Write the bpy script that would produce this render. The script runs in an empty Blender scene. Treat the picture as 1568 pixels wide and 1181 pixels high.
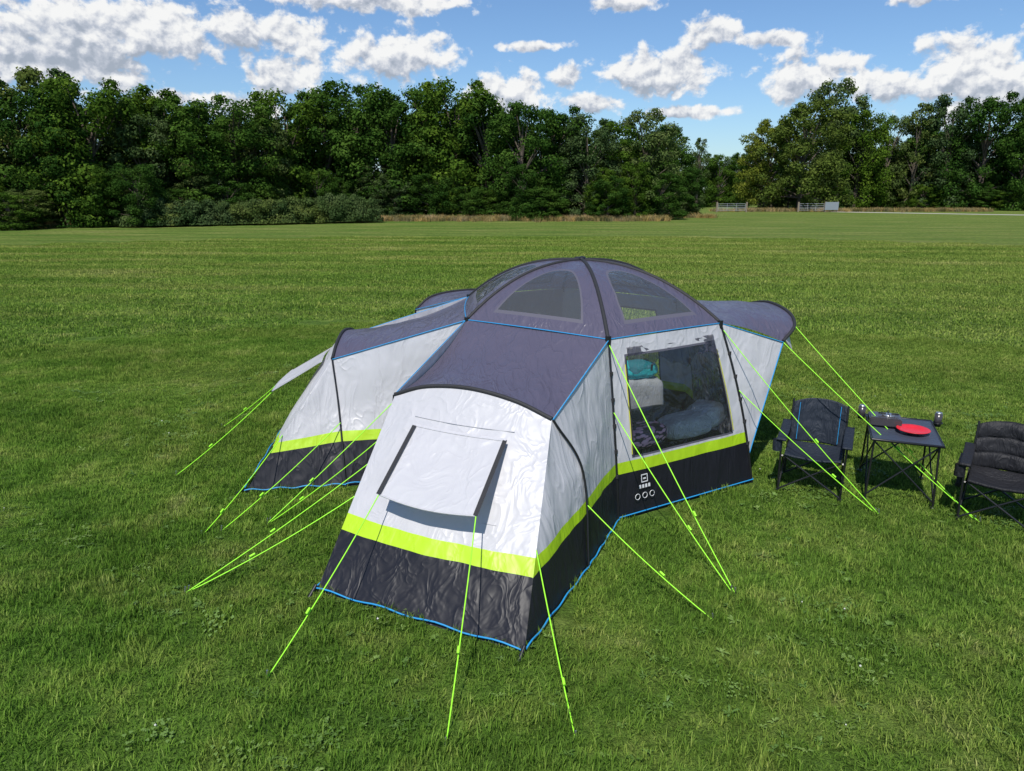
import bpy, math, random
import numpy as np
from mathutils import Vector, noise, Matrix
R=math.radians
rng=np.random.default_rng(7); random.seed(7)
sc=bpy.context.scene
def link(o,parent=None):
    sc.collection.objects.link(o)
    if parent is not None: o.parent=parent
    return o
def empty(name,loc=(0,0,0),rz=0,s=1):
    e=bpy.data.objects.new(name,None); e.location=loc; e.rotation_euler=(0,0,rz); e.scale=(s,s,s); e.empty_display_size=.3
    return link(e)

# ---------------------------------------------------------------- materials
def mat(name):
    m=bpy.data.materials.new(name); m.use_nodes=True
    nt=m.node_tree; b=nt.nodes['Principled BSDF']; return m,nt,b
def N(nt,t,**k):
    n=nt.nodes.new(t)
    for a,v in k.items(): setattr(n,a,v)
    return n
def math_n(nt,op,a,b=None,c=None,clamp=False):
    n=nt.nodes.new('ShaderNodeMath'); n.operation=op; n.use_clamp=clamp
    for i,v in enumerate((a,b,c)):
        if v is None: continue
        if isinstance(v,(int,float)): n.inputs[i].default_value=v
        else: nt.links.new(v,n.inputs[i])
    return n.outputs[0]
def ramp(nt,fac,stops):
    n=nt.nodes.new('ShaderNodeValToRGB'); cr=n.color_ramp
    while len(cr.elements)<len(stops): cr.elements.new(.5)
    for e,(p,c) in zip(cr.elements,stops):
        e.position=p; e.color=(*c,1) if len(c)==3 else c
    nt.links.new(fac,n.inputs[0]); return n.outputs[0]
def noise_n(nt,vec,scale,detail=3,rough=.5,dist=0):
    n=nt.nodes.new('ShaderNodeTexNoise'); n.inputs['Scale'].default_value=scale
    n.inputs['Detail'].default_value=detail; n.inputs['Roughness'].default_value=rough; n.inputs['Distortion'].default_value=dist
    if vec is not None: nt.links.new(vec,n.inputs['Vector'])
    return n.outputs['Fac']
def mix(nt,f,a,b,blend='MIX'):
    n=nt.nodes.new('ShaderNodeMix'); n.data_type='RGBA'; n.blend_type=blend
    for i,v in ((0,f),(6,a),(7,b)):
        if isinstance(v,(int,float)): n.inputs[i].default_value=v
        elif isinstance(v,tuple): n.inputs[i].default_value=(*v,1)
        else: nt.links.new(v,n.inputs[i])
    return n.outputs[2]

def fabric(name,col,rough=.5,bump=.35,scale=7,spec=.5,transl=0.0,dirt=.12,zs=.35,crease=.25,sc3=None,rot=(.1,.15,.5)):
    m,nt,b=mat(name)
    tc=N(nt,'ShaderNodeTexCoord')
    mp=N(nt,'ShaderNodeMapping'); mp.inputs['Scale'].default_value=sc3 or (1,1,zs); mp.inputs['Rotation'].default_value=rot
    nt.links.new(tc.outputs['Object'],mp.inputs[0])
    n1=noise_n(nt,mp.outputs[0],scale,2,.45,.8)
    h=n1
    if crease>0:
        n2=noise_n(nt,mp.outputs[0],scale*.9,2,.5,1.2)
        ridge2=math_n(nt,'POWER',math_n(nt,'SUBTRACT',1,math_n(nt,'MULTIPLY',math_n(nt,'ABSOLUTE',math_n(nt,'SUBTRACT',n2,.5)),5),clamp=True),2)
        h=math_n(nt,'ADD',n1,math_n(nt,'MULTIPLY',ridge2,crease))
    bp=N(nt,'ShaderNodeBump'); bp.inputs['Strength'].default_value=bump; bp.inputs['Distance'].default_value=.05
    nt.links.new(h,bp.inputs['Height']); nt.links.new(bp.outputs[0],b.inputs['Normal'])
    n3=noise_n(nt,tc.outputs['Object'],2.3,3,.6)
    cc=mix(nt,n3,tuple(x*(1-dirt) for x in col),tuple(min(1,x*(1+dirt)) for x in col))
    nt.links.new(cc,b.inputs['Base Color'])
    b.inputs['Roughness'].default_value=rough; b.inputs['Specular IOR Level'].default_value=spec
    if transl>0:
        out=nt.nodes['Material Output']; tr=N(nt,'ShaderNodeBsdfTranslucent'); nt.links.new(cc,tr.inputs[0])
        ms=N(nt,'ShaderNodeMixShader'); ms.inputs[0].default_value=transl
        nt.links.new(b.outputs[0],ms.inputs[1]); nt.links.new(tr.outputs[0],ms.inputs[2]); nt.links.new(ms.outputs[0],out.inputs[0])
    return m
def simple(name,col,rough=.5,metal=0,spec=.5):
    m,nt,b=mat(name)
    tc=N(nt,'ShaderNodeTexCoord'); n=noise_n(nt,tc.outputs['Object'],30,3)
    nt.links.new(mix(nt,n,tuple(x*.85 for x in col),tuple(min(1,x*1.15) for x in col)),b.inputs['Base Color'])
    b.inputs['Roughness'].default_value=rough; b.inputs['Metallic'].default_value=metal; b.inputs['Specular IOR Level'].default_value=spec
    return m
def cheap(name,colfn,transl):
    """diffuse + translucent foliage shader (no gloss)"""
    m=bpy.data.materials.new(name); m.use_nodes=True; nt=m.node_tree; nt.nodes.remove(nt.nodes['Principled BSDF'])
    col=colfn(nt); d=N(nt,'ShaderNodeBsdfDiffuse'); nt.links.new(col,d.inputs[0]); tr=N(nt,'ShaderNodeBsdfTranslucent'); nt.links.new(col,tr.inputs[0])
    ms=N(nt,'ShaderNodeMixShader'); ms.inputs[0].default_value=transl
    nt.links.new(d.outputs[0],ms.inputs[1]); nt.links.new(tr.outputs[0],ms.inputs[2]); nt.links.new(ms.outputs[0],nt.nodes['Material Output'].inputs[0]); return m
M_white=fabric('pale_grey_polyester',(.55,.545,.57),.40,.42,4.6,transl=.16,dirt=.03,zs=.42,crease=.22)
M_dark=fabric('charcoal_polyester',(.012,.012,.017),.46,.45,6,spec=.30,crease=.18,zs=.22)
M_lime=fabric('lime_polyester',(.42,.65,.015),.45,.35,6,transl=.1,dirt=.08,crease=.1)
M_roof=fabric('purple_grey_polyester',(.108,.098,.142),.29,.5,9,spec=.75,transl=.18,dirt=.08,crease=.25,sc3=(1,.28,.6),rot=(0,0,-.35))
M_strap=fabric('black_webbing',(.02,.02,.022),.7,.1,30)
M_blue=simple('blue_trim',(.02,.26,.55),.5)
M_pole=simple('black_pole',(.012,.012,.014),.35)
M_rope=simple('lime_guy_rope',(.34,.90,.03),.6)
M_steel=simple('steel',(.5,.5,.5),.35,.9)
M_chair=fabric('black_chair_canvas',(.012,.012,.015),.65,.4,14,spec=.35)
M_chair2=fabric('navy_chair_canvas',(.014,.020,.032),.65,.4,14,spec=.35)
M_floor=fabric('groundsheet',(.16,.16,.17),.5,.3)

def windowed(name,base,shape,film=.35,clear=.90,df_amt=.05):
    m=base.copy(); m.name=name; nt=m.node_tree
    out=nt.nodes['Material Output']; src=out.inputs[0].links[0].from_socket
    uv=N(nt,'ShaderNodeUVMap'); sp=N(nt,'ShaderNodeSeparateXYZ'); nt.links.new(uv.outputs[0],sp.inputs[0])
    u,v=sp.outputs[0],sp.outputs[1]
    if shape[0]=='arch':
        _,u0,hw,v0,hh=shape
        dx=math_n(nt,'ABSOLUTE',math_n(nt,'DIVIDE',math_n(nt,'SUBTRACT',u,u0),hw))
        dy=math_n(nt,'DIVIDE',math_n(nt,'SUBTRACT',v,v0),hh)
        r=math_n(nt,'ADD',math_n(nt,'POWER',dx,3.0),math_n(nt,'POWER',math_n(nt,'MAXIMUM',dy,0),2.4))
        inside=math_n(nt,'MULTIPLY',math_n(nt,'LESS_THAN',r,1),math_n(nt,'GREATER_THAN',dy,0))
        hem=math_n(nt,'MULTIPLY',math_n(nt,'LESS_THAN',r,1.16),math_n(nt,'GREATER_THAN',dy,-.05))
    else:
        _,ua,ub,va,vb=shape
        def box_(g):
            return math_n(nt,'MULTIPLY',math_n(nt,'MULTIPLY',math_n(nt,'GREATER_THAN',u,ua-g*.5),math_n(nt,'LESS_THAN',u,ub+g*.5)),
                   math_n(nt,'MULTIPLY',math_n(nt,'GREATER_THAN',v,va-g),math_n(nt,'LESS_THAN',v,vb+g)))
        inside=box_(0); hem=box_(.02)
    hemb=N(nt,'ShaderNodeBsdfPrincipled'); hemb.inputs['Base Color'].default_value=(.10,.095,.12,1); hemb.inputs['Roughness'].default_value=.5
    m1=N(nt,'ShaderNodeMixShader'); nt.links.new(hem,m1.inputs[0]); nt.links.new(src,m1.inputs[1]); nt.links.new(hemb.outputs[0],m1.inputs[2])
    tc=N(nt,'ShaderNodeTexCoord'); bn=noise_n(nt,tc.outputs['Object'],5,3,.5,1.5)
    bp=N(nt,'ShaderNodeBump'); bp.inputs['Strength'].default_value=.5; bp.inputs['Distance'].default_value=.05; nt.links.new(bn,bp.inputs['Height'])
    gl=N(nt,'ShaderNodeBsdfGlossy'); gl.inputs['Roughness'].default_value=.12; nt.links.new(bp.outputs[0],gl.inputs['Normal'])
    tp=N(nt,'ShaderNodeBsdfTransparent'); tp.inputs[0].default_value=(clear*.96,clear*.98,clear,1)
    df=N(nt,'ShaderNodeBsdfDiffuse'); df.inputs[0].default_value=(film,film*1.03,film*1.08,1)
    fr=N(nt,'ShaderNodeFresnel'); fr.inputs[0].default_value=1.45; nt.links.new(bp.outputs[0],fr.inputs[1])
    a=N(nt,'ShaderNodeMixShader'); a.inputs[0].default_value=df_amt; nt.links.new(tp.outputs[0],a.inputs[1]); nt.links.new(df.outputs[0],a.inputs[2])
    b2=N(nt,'ShaderNodeMixShader'); nt.links.new(fr.outputs[0],b2.inputs[0]); nt.links.new(a.outputs[0],b2.inputs[1]); nt.links.new(gl.outputs[0],b2.inputs[2])
    m2=N(nt,'ShaderNodeMixShader'); nt.links.new(inside,m2.inputs[0]); nt.links.new(m1.outputs[0],m2.inputs[1]); nt.links.new(b2.outputs[0],m2.inputs[2])
    nt.links.new(m2.outputs[0],out.inputs[0]); return m
M_roofwin=windowed('dome_fabric_with_window',M_roof,('arch',.5,.33,.10,.50),df_amt=.14)
M_wallwin=windowed('wall_fabric_with_window',M_white,('box',.12,.88,.60,1.52),clear=.96,df_amt=.03)
M_doorwin=windowed('wall_fabric_with_door',M_white,('box',.18,.82,.56,1.50),clear=.98,df_amt=.02)
M_doorlow=windowed('skirt_with_door_opening',M_dark,('box',.18,.82,.10,1.50),clear=.98,df_amt=.02)
M_doorband=windowed('band_with_door_opening',M_lime,('box',.18,.82,.10,1.50),clear=.98,df_amt=.02)

# ---------------------------------------------------------------- mesh helpers
def grid_mesh(name,P,fm,mats,parent,uv=None):
    ni=len(P); nj=len(P[0]); vs=[tuple(p) for row in P for p in row]; fs=[];mi=[];uvs=[]
    for i in range(ni-1):
        for j in range(nj-1):
            idx=[(i,j),(i+1,j),(i+1,j+1),(i,j+1)]
            fs.append([a*nj+b for a,b in idx]); mi.append(fm(i,j))
            if uv: uvs+= [uv[a][b] for a,b in idx]
    me=bpy.data.meshes.new(name); me.from_pydata(vs,[],fs)
    for m in mats: me.materials.append(m)
    me.polygons.foreach_set('material_index',mi); me.polygons.foreach_set('use_smooth',[True]*len(fs))
    if uv:
        l=me.uv_layers.new(name='UVMap'); l.data.foreach_set('uv',[c for t in uvs for c in t])
    me.update(); o=bpy.data.objects.new(name,me); return link(o,parent)
def tube(name,pts,r,m,parent,smooth=False,res=3):
    cu=bpy.data.curves.new(name,'CURVE'); cu.dimensions='3D'; cu.bevel_depth=r; cu.bevel_resolution=res; cu.use_fill_caps=True
    s=cu.splines.new('POLY'); s.points.add(len(pts)-1)
    for p,q in zip(s.points,pts): p.co=(*q,1)
    cu.materials.append(m); o=bpy.data.objects.new(name,cu); return link(o,parent)
def tube_mesh_data(pts,r0,r1,n=7):
    vs=[];fs=[]; k=len(pts)
    for i,p in enumerate(pts):
        p=Vector(p); d=(Vector(pts[min(i+1,k-1)])-Vector(pts[max(i-1,0)])).normalized()
        a=d.orthogonal().normalized(); b=d.cross(a); r=r0+(r1-r0)*i/(k-1)
        for j in range(n):
            t=2*math.pi*j/n; vs.append(tuple(p+a*math.cos(t)*r+b*math.sin(t)*r))
    for i in range(k-1):
        for j in range(n): fs.append((i*n+j,i*n+(j+1)%n,(i+1)*n+(j+1)%n,(i+1)*n+j))
    return vs,fs
V=Vector
def lerp(a,b,t): return a*(1-t)+b*t
def interp(pts,t):
    pts=[V(p) for p in pts]; t=max(0,min(1,t))*(len(pts)-1); i=min(int(t),len(pts)-2); return lerp(pts[i],pts[i+1],t-i)
def catmull(pts,n=24):
    pts=[V(p) for p in pts]; out=[]; P=[pts[0]*2-pts[1]]+pts+[pts[-1]*2-pts[-2]]
    seg=len(pts)-1
    for q in range(n+1):
        t=q/n*seg; i=min(int(t),seg-1); u=t-i; a,b,c,d=P[i:i+4]
        out.append(.5*((2*b)+(c-a)*u+(2*a-5*b+4*c-d)*u*u+(3*b-a-3*c+d)*u**3))
    return out
def by_z(pts):
    pts=[V(p) for p in pts]; z1=pts[-1].z
    def f(t):
        z=t*z1
        for a,b in zip(pts,pts[1:]):
            if z<=b.z+1e-9: return lerp(a,b,(z-a.z)/max(b.z-a.z,1e-6))
        return pts[-1].copy()
    return f
def wrinkle(p,s,f,amp,seed,stretch=(1,1,1)):
    e=min(1,6*min(s,1-s))*min(1,6*min(f,1-f))
    q=V((p.x*stretch[0]+seed,p.y*stretch[1],p.z*stretch[2]))
    r=noise.noise(q*1.9)*.9+.32*noise.noise(q*5.0+V((3,1,2)))+.25*(1-abs(noise.noise(q*3.1))*3)
    c=min(s,1-s)+min(f,1-f); r+=.32*math.sin(38*math.atan2(min(f,1-f)+.02,min(s,1-s)+.02))*max(0,1-c*2.2)
    return amp*e*r
def wall(name,bottom,top,parent,e0=None,e1=None,bulge=0,bands=lambda s:(.44,.55),ns=56,mats=None,outward=V((0,-1,0)),amp=.022,seed=0,rows=(8,3,26)):
    mats=mats or [M_dark,M_lime,M_white]
    B0,B1,T0,T1=bottom(0),bottom(1),top(0),top(1)
    P=[];U=[]
    for i in range(ns+1):
        s=i/ns; b=bottom(s); t=top(s); z1,z2=bands(s); H=t.z
        fl=[z1/H*k/rows[0] for k in range(rows[0])]+[(z1+(z2-z1)*k/rows[1])/H for k in range(rows[1])]+[(z2+(H-z2)*k/rows[2])/H for k in range(rows[2]+1)]
        col=[];uc=[]
        for f in fl:
            p=lerp(b,t,f)
            if e0: p+= (1-s)*(e0(f)-lerp(B0,T0,f))
            if e1: p+= s*(e1(f)-lerp(B1,T1,f))
            p=p+outward*(bulge*4*s*(1-s)*math.sin(math.pi*f)+wrinkle(p,s,f,amp,seed,(1.3,1.3,.5)))
            col.append(p); uc.append((s,p.z))
        P.append(col);U.append(uc)
    def fm(i,j): return 0 if j<rows[0] else (1 if j<rows[0]+rows[1] else 2)
    return grid_mesh(name,P,fm,mats,parent,U)
def loft(name,A,B,parent,m,sag=0,n=(50,50),amp=.01,seed=0,sagdir=V((0,0,-1))):
    P=[];U=[]
    for i in range(n[0]+1):
        s=i/n[0]; a=A(s); b=B(s); r=[];ur=[]
        for j in range(n[1]+1):
            t=j/n[1]; p=lerp(a,b,t)
            p=p+sagdir*(sag*4*t*(1-t))+V((0,0,1))*wrinkle(p,s,t,amp,seed,(1,.5,1))
            r.append(p);ur.append((s,t))
        P.append(r);U.append(ur)
    return grid_mesh(name,P,lambda i,j:0,[m],parent,U)
def flat_poly(name,pts,m,parent,th=0):
    me=bpy.data.meshes.new(name); me.from_pydata([tuple(p) for p in pts],[],[list(range(len(pts)))]); me.materials.append(m)
    o=bpy.data.objects.new(name,me); link(o,parent)
    if th: md=o.modifiers.new('s','SOLIDIFY'); md.thickness=th
    return o

# ================================================================ TENT
import bmesh
tent=empty('dome_camping_tent')
O=V((.79,8.2,0)); AP=2.24
K={'G':V((-.472,7.445,1.69)),'C':V((.875,6.42,1.69)),'D':V((2.13,7.253,1.69)),'g':V((2.05,8.955,1.69)),'c':V((.705,9.98,1.69)),'d':V((-.55,9.147,1.69))}
F={'G':V((-.70,7.33,0)),'C':V((1.0,6.18,0)),'D':V((2.55,7.11,0)),'g':V((2.35,9.1,0)),'c':V((.69,10.25,0)),'d':V((-.8,9.3,0))}
def upper(k,t):
    r=1-t; p=lerp(O,V((K[k].x,K[k].y,0)),r); p.z=1.69+(AP-1.69)*(1-r**2.3); return p
def lower(k,f):
    p=lerp(F[k],K[k],f); d=(V((K[k].x,K[k].y,0))-O).normalized(); return p+d*(.05*math.sin(math.pi*f))
for k in K:
    tube('pole_'+k,[lower(k,i/16) for i in range(17)]+[upper(k,i/20) for i in range(1,21)],.015,M_pole,tent)
    tube('pole_sleeve_'+k,[upper(k,i/20)+V((0,0,.004)) for i in range(21)],.019,M_strap,tent)
    tube('pole_hub_'+k,[K[k]+V((0,0,-.05)),K[k]+V((0,0,.03))],.028,M_pole,tent)
    for q in range(5):
        c=lower(k,.25+.14*q); tube('pole_clip_'+k,[c,c+V((0,0,.035))],.021,M_strap,tent)
me=bpy.data.meshes.new('apex_cap')
bm=bmesh.new(); bmesh.ops.create_uvsphere(bm,u_segments=16,v_segments=8,radius=.05,matrix=Matrix.Translation((O.x,O.y,AP+.015))@Matrix.Diagonal((1,1,.6,1))); bm.to_mesh(me); bm.free()
me.materials.append(M_pole); link(bpy.data.objects.new('apex_cap',me),tent)
order='GCDgcd'
for a,b in zip(order,order[1:]+order[0]):
    m=M_roofwin if (a+b) in('GC','CD','cd','dG','gc') else M_roof
    P=[];U=[];n=44
    outw=((K[a]+K[b])/2-V((O.x,O.y,1.69))); outw.z=.6; outw.normalize()
    for i in range(n+1):
        s=i/n;r=[];ur=[]
        for j in range(n+1):
            t=j/n; p=lerp(upper(a,t),upper(b,t),s)
            e=4*s*(1-s)*(1-t)
            p=p+outw*(.05*e*math.sin(math.pi*min(1,t*1.1+.25)))+outw*wrinkle(p,s,t,.014,ord(a))
            r.append(p);ur.append((s,t))
        P.append(r);U.append(ur)
    grid_mesh('dome_panel_'+a+b,P,lambda i,j:0,[m],tent,U)
    tube('seam_'+a+b,[P[i][0]+outw*.004 for i in range(n+1)],.005,M_blue,tent)
def seg(a,b): return lambda s:lerp(a,b,s)
def knee(a,b):
    o=((K[a]+K[b])/2-V((O.x,O.y,1.69))).normalized()
    return lambda s:lerp(K[a],K[b],s)+o*(.05*4*s*(1-s)*math.sin(math.pi*.25))
def outn(a,b):
    d=(b-a); return V((d.y,-d.x,0)).normalized()
wall('window_wall',seg(F['C'],F['D']),knee('C','D'),tent,e0=lambda f:lower('C',f),e1=lambda f:lower('D',f),outward=outn(F['C'],F['D']),
     bands=lambda s:(.45,.56),mats=[M_dark,M_lime,M_wallwin],amp=.012,seed=2)
wall('back_wall',seg(F['g'],F['c']),knee('g','c'),tent,outward=outn(F['g'],F['c']),bands=lambda s:(.45,.56),mats=[M_doorlow,M_doorband,M_doorwin],seed=5)
wall('porch_wall',seg(F['D'],F['g']),knee('D','g'),tent,outward=outn(F['D'],F['g']),bands=lambda s:(.45,.56),seed=8,mats=[M_doorlow,M_doorband,M_doorwin])
M_inner=fabric('inner_tent_cloth',(.55,.57,.60),.7,.4,5,transl=.3)
for a,b in (('G','C'),('d','G'),('c','d')):
    wall('bedroom_partition_'+a+b,seg(F[a]*.97+O*.03,F[b]*.97+O*.03),seg(lerp(K[a],V((O.x,O.y,1.69)),.03),lerp(K[b],V((O.x,O.y,1.69)),.03)),tent,mats=[M_inner]*3,outward=outn(F[a],F[b]),seed=ord(a)+3,amp=.05)
def wallpt(a,b,s,z,off=.0):
    f=z/1.69; p=lerp(lower(a,f),lower(b,f),s); return p+outn(F[a],F[b])*off
M_zip=simple('yellow_zip',(.55,.55,.03),.6)
for s0 in (.12,.88):
    tube('window_zip',[wallpt('C','D',s0,z,.012) for z in np.linspace(.6,1.5,20)],.007,M_strap,tent)
    tube('window_zip_edge',[wallpt('C','D',s0+(.012 if s0>.5 else -.012),z,.016) for z in np.linspace(.62,1.45,20)],.004,M_zip,tent)
P=[]
for i in range(41):
    s=.13+.76*i/40; P.append([wallpt('C','D',s,1.60-.20*j/10*(1+.25*math.sin(i*.33)+.10*math.sin(i*.8)), .018+.03*abs(noise.noise(V((i*.3,j*.5,0))))) for j in range(11)])
M_mesh=fabric('black_window_mesh',(.05,.05,.075),.5,.6,9)
nt=M_mesh.node_tree; out=nt.nodes['Material Output']; tp=N(nt,'ShaderNodeBsdfTransparent'); ms=N(nt,'ShaderNodeMixShader'); ms.inputs[0].default_value=.35
src=out.inputs[0].links[0].from_socket; nt.links.new(src,ms.inputs[1]); nt.links.new(tp.outputs[0],ms.inputs[2]); nt.links.new(ms.outputs[0],out.inputs[0])
grid_mesh('rolled_blind',P,lambda i,j:0,[M_mesh],tent)
for s in (.3,.62): tube('blind_toggle',[wallpt('C','D',s,1.42,.05),wallpt('C','D',s,1.36,.03)],.010,M_strap,tent)
lab=fabric('label_print',(.7,.7,.7),.5,.1)
def labquad(s0,s1,z0,z1): flat_poly('label',[wallpt('C','D',s0,z0,.026),wallpt('C','D',s1,z0,.026),wallpt('C','D',s1,z1,.026),wallpt('C','D',s0,z1,.026)],lab,tent)
labquad(.155,.20,.33,.34);labquad(.155,.20,.40,.41);labquad(.155,.160,.34,.40);labquad(.195,.20,.34,.40);labquad(.168,.187,.36,.375)
for q in range(4): labquad(.138+q*.021,.152+q*.021,.275,.31)
for s in (.125,.175,.225):
    pts=[wallpt('C','D',s+.016*math.cos(t),.20+.028*math.sin(t),.026) for t in np.linspace(0,2*math.pi,17)]
    tube('label_ring',pts,.0028,lab,tent)
def pod(tag,ka,kb,A,B,archpts,roofsag=.1,bandf=(.36,.46),front_bulge=.03,seed=0):
    arch=[V(p) for p in archpts]
    legA=arch[:3]; legB=arch[-3:][::-1]; top=catmull(arch[2:-2],40)
    topf=lambda s: interp(top,s)
    fo=outn(B,A)
    loft(tag+'_roof',knee(ka,kb),topf,tent,M_roof,sag=roofsag,amp=.022,seed=seed+1,n=(60,60))
    wall(tag+'_front',seg(B,A),topf,tent,outward=fo,bulge=front_bulge,bands=lambda s:bandf,amp=.024,seed=seed+2,ns=70)
    bb=lambda s:(lerp(bandf[0],.43,s),lerp(bandf[1],.53,s)); b3=lambda s:(lerp(.43,.45,s),lerp(.53,.56,s))
    rb=lambda s:bb(1-s); r3=lambda s:b3(1-s)
    n1=outn(A,legB[0]); n0=outn(legA[0],B)
    TB,TA=topf(0),topf(1)
    wall(tag+'_gusset_a',seg(A,legB[0]),lambda s:TA+V((0,0,.0005*s)),tent,e1=by_z(legB),outward=n1,bands=bb,ns=24,amp=.018,seed=seed+3)
    wall(tag+'_gusset_b',seg(legA[0],B),lambda s:TB+V((0,0,.0005*s)),tent,e0=by_z(legA),outward=n0,bands=rb,ns=24,amp=.018,seed=seed+4)
    wall(tag+'_side_a',seg(legB[0],F[kb]),seg(TA,K[kb]),tent,e0=by_z(legB),e1=lambda f:lower(kb,f),outward=n1,bands=b3,ns=40,amp=.026,seed=seed+5,bulge=-.03)
    wall(tag+'_side_b',seg(F[ka],legA[0]),seg(K[ka],TB),tent,e0=lambda f:lower(ka,f),e1=by_z(legA),outward=n0,bands=r3,ns=40,amp=.026,seed=seed+6,bulge=-.03)
    up=V((0,0,.006))
    tube(tag+'_arch_sleeve',[p+up for p in top],.018,M_strap,tent)
    for leg,n in ((legA,n0),(legB,n1)):
        tube(tag+'_arch_leg',[p+n*.012 for p in catmull(leg,16)],.010,M_pole,tent)
    for a,b,n in ((B,A,fo),(A,legB[0],n1),(legB[0],F[kb],n1),(legA[0],B,n0),(F[ka],legA[0],n0)):
        tube(tag+'_hem',[lerp(a,b,t)+n*.012+V((0,0,.034+.010*math.sin(t*23))) for t in np.linspace(0,1,24)],.0065,M_blue,tent)
    for kk,T,n in ((kb,TA,n1),(ka,TB,n0)):
        tube(tag+'_roof_seam',[lerp(K[kk],T,t)+n*.010 for t in np.linspace(0,1,12)],.005,M_blue,tent)
    for p in (A,B): tube(tag+'_peg_tab',[p+V((0,0,.05)),p+fo*.10+V((0,0,-.02))],.015,M_pole,tent)
    return topf,fo
A1=V((.083,4.187,0));B1=V((-1.516,4.962,0))
arch1=[(-.98,6.07,0),(-1.08,6.13,.75),(-1.036,6.12,1.25),(-.74,5.98,1.36),(-.36,5.78,1.40),(.02,5.58,1.35),(.315,5.41,1.25),(.57,5.47,.78),(.62,5.29,0)]
top1,fo1=pod('front_pod','G','C',A1,B1,arch1,seed=10)
A2=V((-2.744,6.832,0)); B2=V((-2.95,8.75,0))
arch2=[(-1.85,9.1,0),(-1.98,9.05,.75),(-1.98,9.0,1.25),(-1.99,8.75,1.34),(-1.98,8.3,1.40),(-1.95,7.85,1.36),(-1.93,7.52,1.25),(-1.85,7.35,.75),(-1.742,7.0,0)]
top2,fo2=pod('left_pod','d','G',A2,B2,arch2,seed=30,roofsag=.07)
A3=V((-2.1,10.9,0)); B3=V((-.55,12.0,0))
arch3=[(.0,11.35,0),(-.02,11.3,.75),(-.05,11.25,1.35),(-.3,11.1,1.5),(-.75,10.75,1.55),(-1.15,10.35,1.52),(-1.35,10.05,1.38),(-1.4,10.1,.75),(-1.45,10.2,0)]
pod('rear_pod','c','d',A3,B3,arch3,seed=50,roofsag=.03)
for a,b in (('C','D'),('D','g'),('g','c')):
    tube('hem_'+a+b,[lerp(F[a],F[b],t)+outn(F[a],F[b])*.012+V((0,0,.04)) for t in np.linspace(0,1,8)],.0065,M_blue,tent)
def flap(tag,topf,B,A,fo,s0,s1,zt,zb,outd):
    def fp(s,z,o): 
        b=lerp(B,A,s); t=topf(s); return lerp(b,t,z/t.z)+fo*o
    P=[]
    for i in range(41):
        s=lerp(s0,s1,i/40); r=[]
        for j in range(31):
            t=j/30; z=lerp(zt,zb,t)-.02*math.sin(math.pi*i/40)*t; p=fp(s,z,.045+outd*t-.05*math.sin(math.pi*t)*math.sin(math.pi*i/40)); p+=fo*wrinkle(p,i/40,t,.024,3); r.append(p)
        P.append(r)
    o=grid_mesh(tag+'_window_flap',P,lambda i,j:0,[M_white],tent)
    for i in (0,40):
        q=P[i]; d=(P[1][0]-P[0][0]).normalized()*.020
        PP=[[p-d+fo*.012+V((0,0,.008)) for p in q[1:]],[p+d+fo*.012+V((0,0,.008)) for p in q[1:]]]
        grid_mesh(tag+'_flap_strap',PP,lambda i,j:0,[M_strap],tent)
    tube(tag+'_flap_bar',[P[i][-1] for i in range(41)],.007,M_white,tent)
    tube(tag+'_flap_seam',[P[i][1]+fo*.004 for i in range(41)],.004,M_white,tent)
    for z in (zt+.04,.60): tube(tag+'_window_stitch',[fp(s,z,.022) for s in np.linspace(s0-.03,s1+.03,20)],.003,M_white,tent)
    return P[0][-1],P[40][-1]
fl1=flap('front_pod',top1,B1,A1,fo1,.27,.76,1.12,.74,.28)
fl2=flap('left_pod',top2,B2,A2,fo2,.25,.80,1.18,.88,.34)
near=V((2.87,7.46,1.45)) 
cano=catmull([near,(3.06,7.68,1.58),(3.14,8.1,1.66),(3.12,8.7,1.68),(3.04,9.2,1.58),(2.9,9.45,1.42)],40)
canf=lambda s: interp(cano,s)
loft('porch_canopy',knee('D','g'),canf,tent,M_roof,sag=-.03,amp=.02,seed=71)
tube('porch_arch_sleeve',[p+V((0,0,.008)) for p in cano],.018,M_strap,tent)
for kk,np_,ft in (('D',near,F['D']),('g',V((2.9,9.45,1.42)),F['g'])):
    P=[];n=24
    for i in range(n+1):
        t=i/n; a=lower(kk,.18+.82*t)+outn(F['C'],F['D'])*.01; b=lerp(lower(kk,.18),np_,t)
        P.append([lerp(a,b,j/n)+outn(F['C'],F['D'])*wrinkle(lerp(a,b,j/n),t,j/n,.02,9) for j in range(n+1)])
    grid_mesh('porch_wing_'+kk,P,lambda i,j:0,[M_white],tent)
    tube('porch_wing_trim',[P[i][-1] for i in range(n+1)],.007,M_blue,tent)
    tube('porch_wing_seam',[lerp(K[kk],np_,t)+V((0,-.01,0)) for t in np.linspace(0,1,6)],.005,M_blue,tent)
flat_poly('porch_tag',[near+V((.02,-.02,.02)),near+V((.16,.30,.06)),near+V((.17,.16,-.12)),near+V((.05,.03,-.02))],M_white,tent)
flat_poly('groundsheet',[F[k]*.98+O*.02+V((0,0,.06)) for k in order],M_floor,tent)
flat_poly('groundsheet_front',[B1+V((.1,.1,.055)),A1+V((0,.15,.055)),V((.55,5.3,.055)),V((.9,6.3,.055)),V((-.65,7.2,.055)),V((-.9,6.1,.055))],M_floor,tent)
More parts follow.
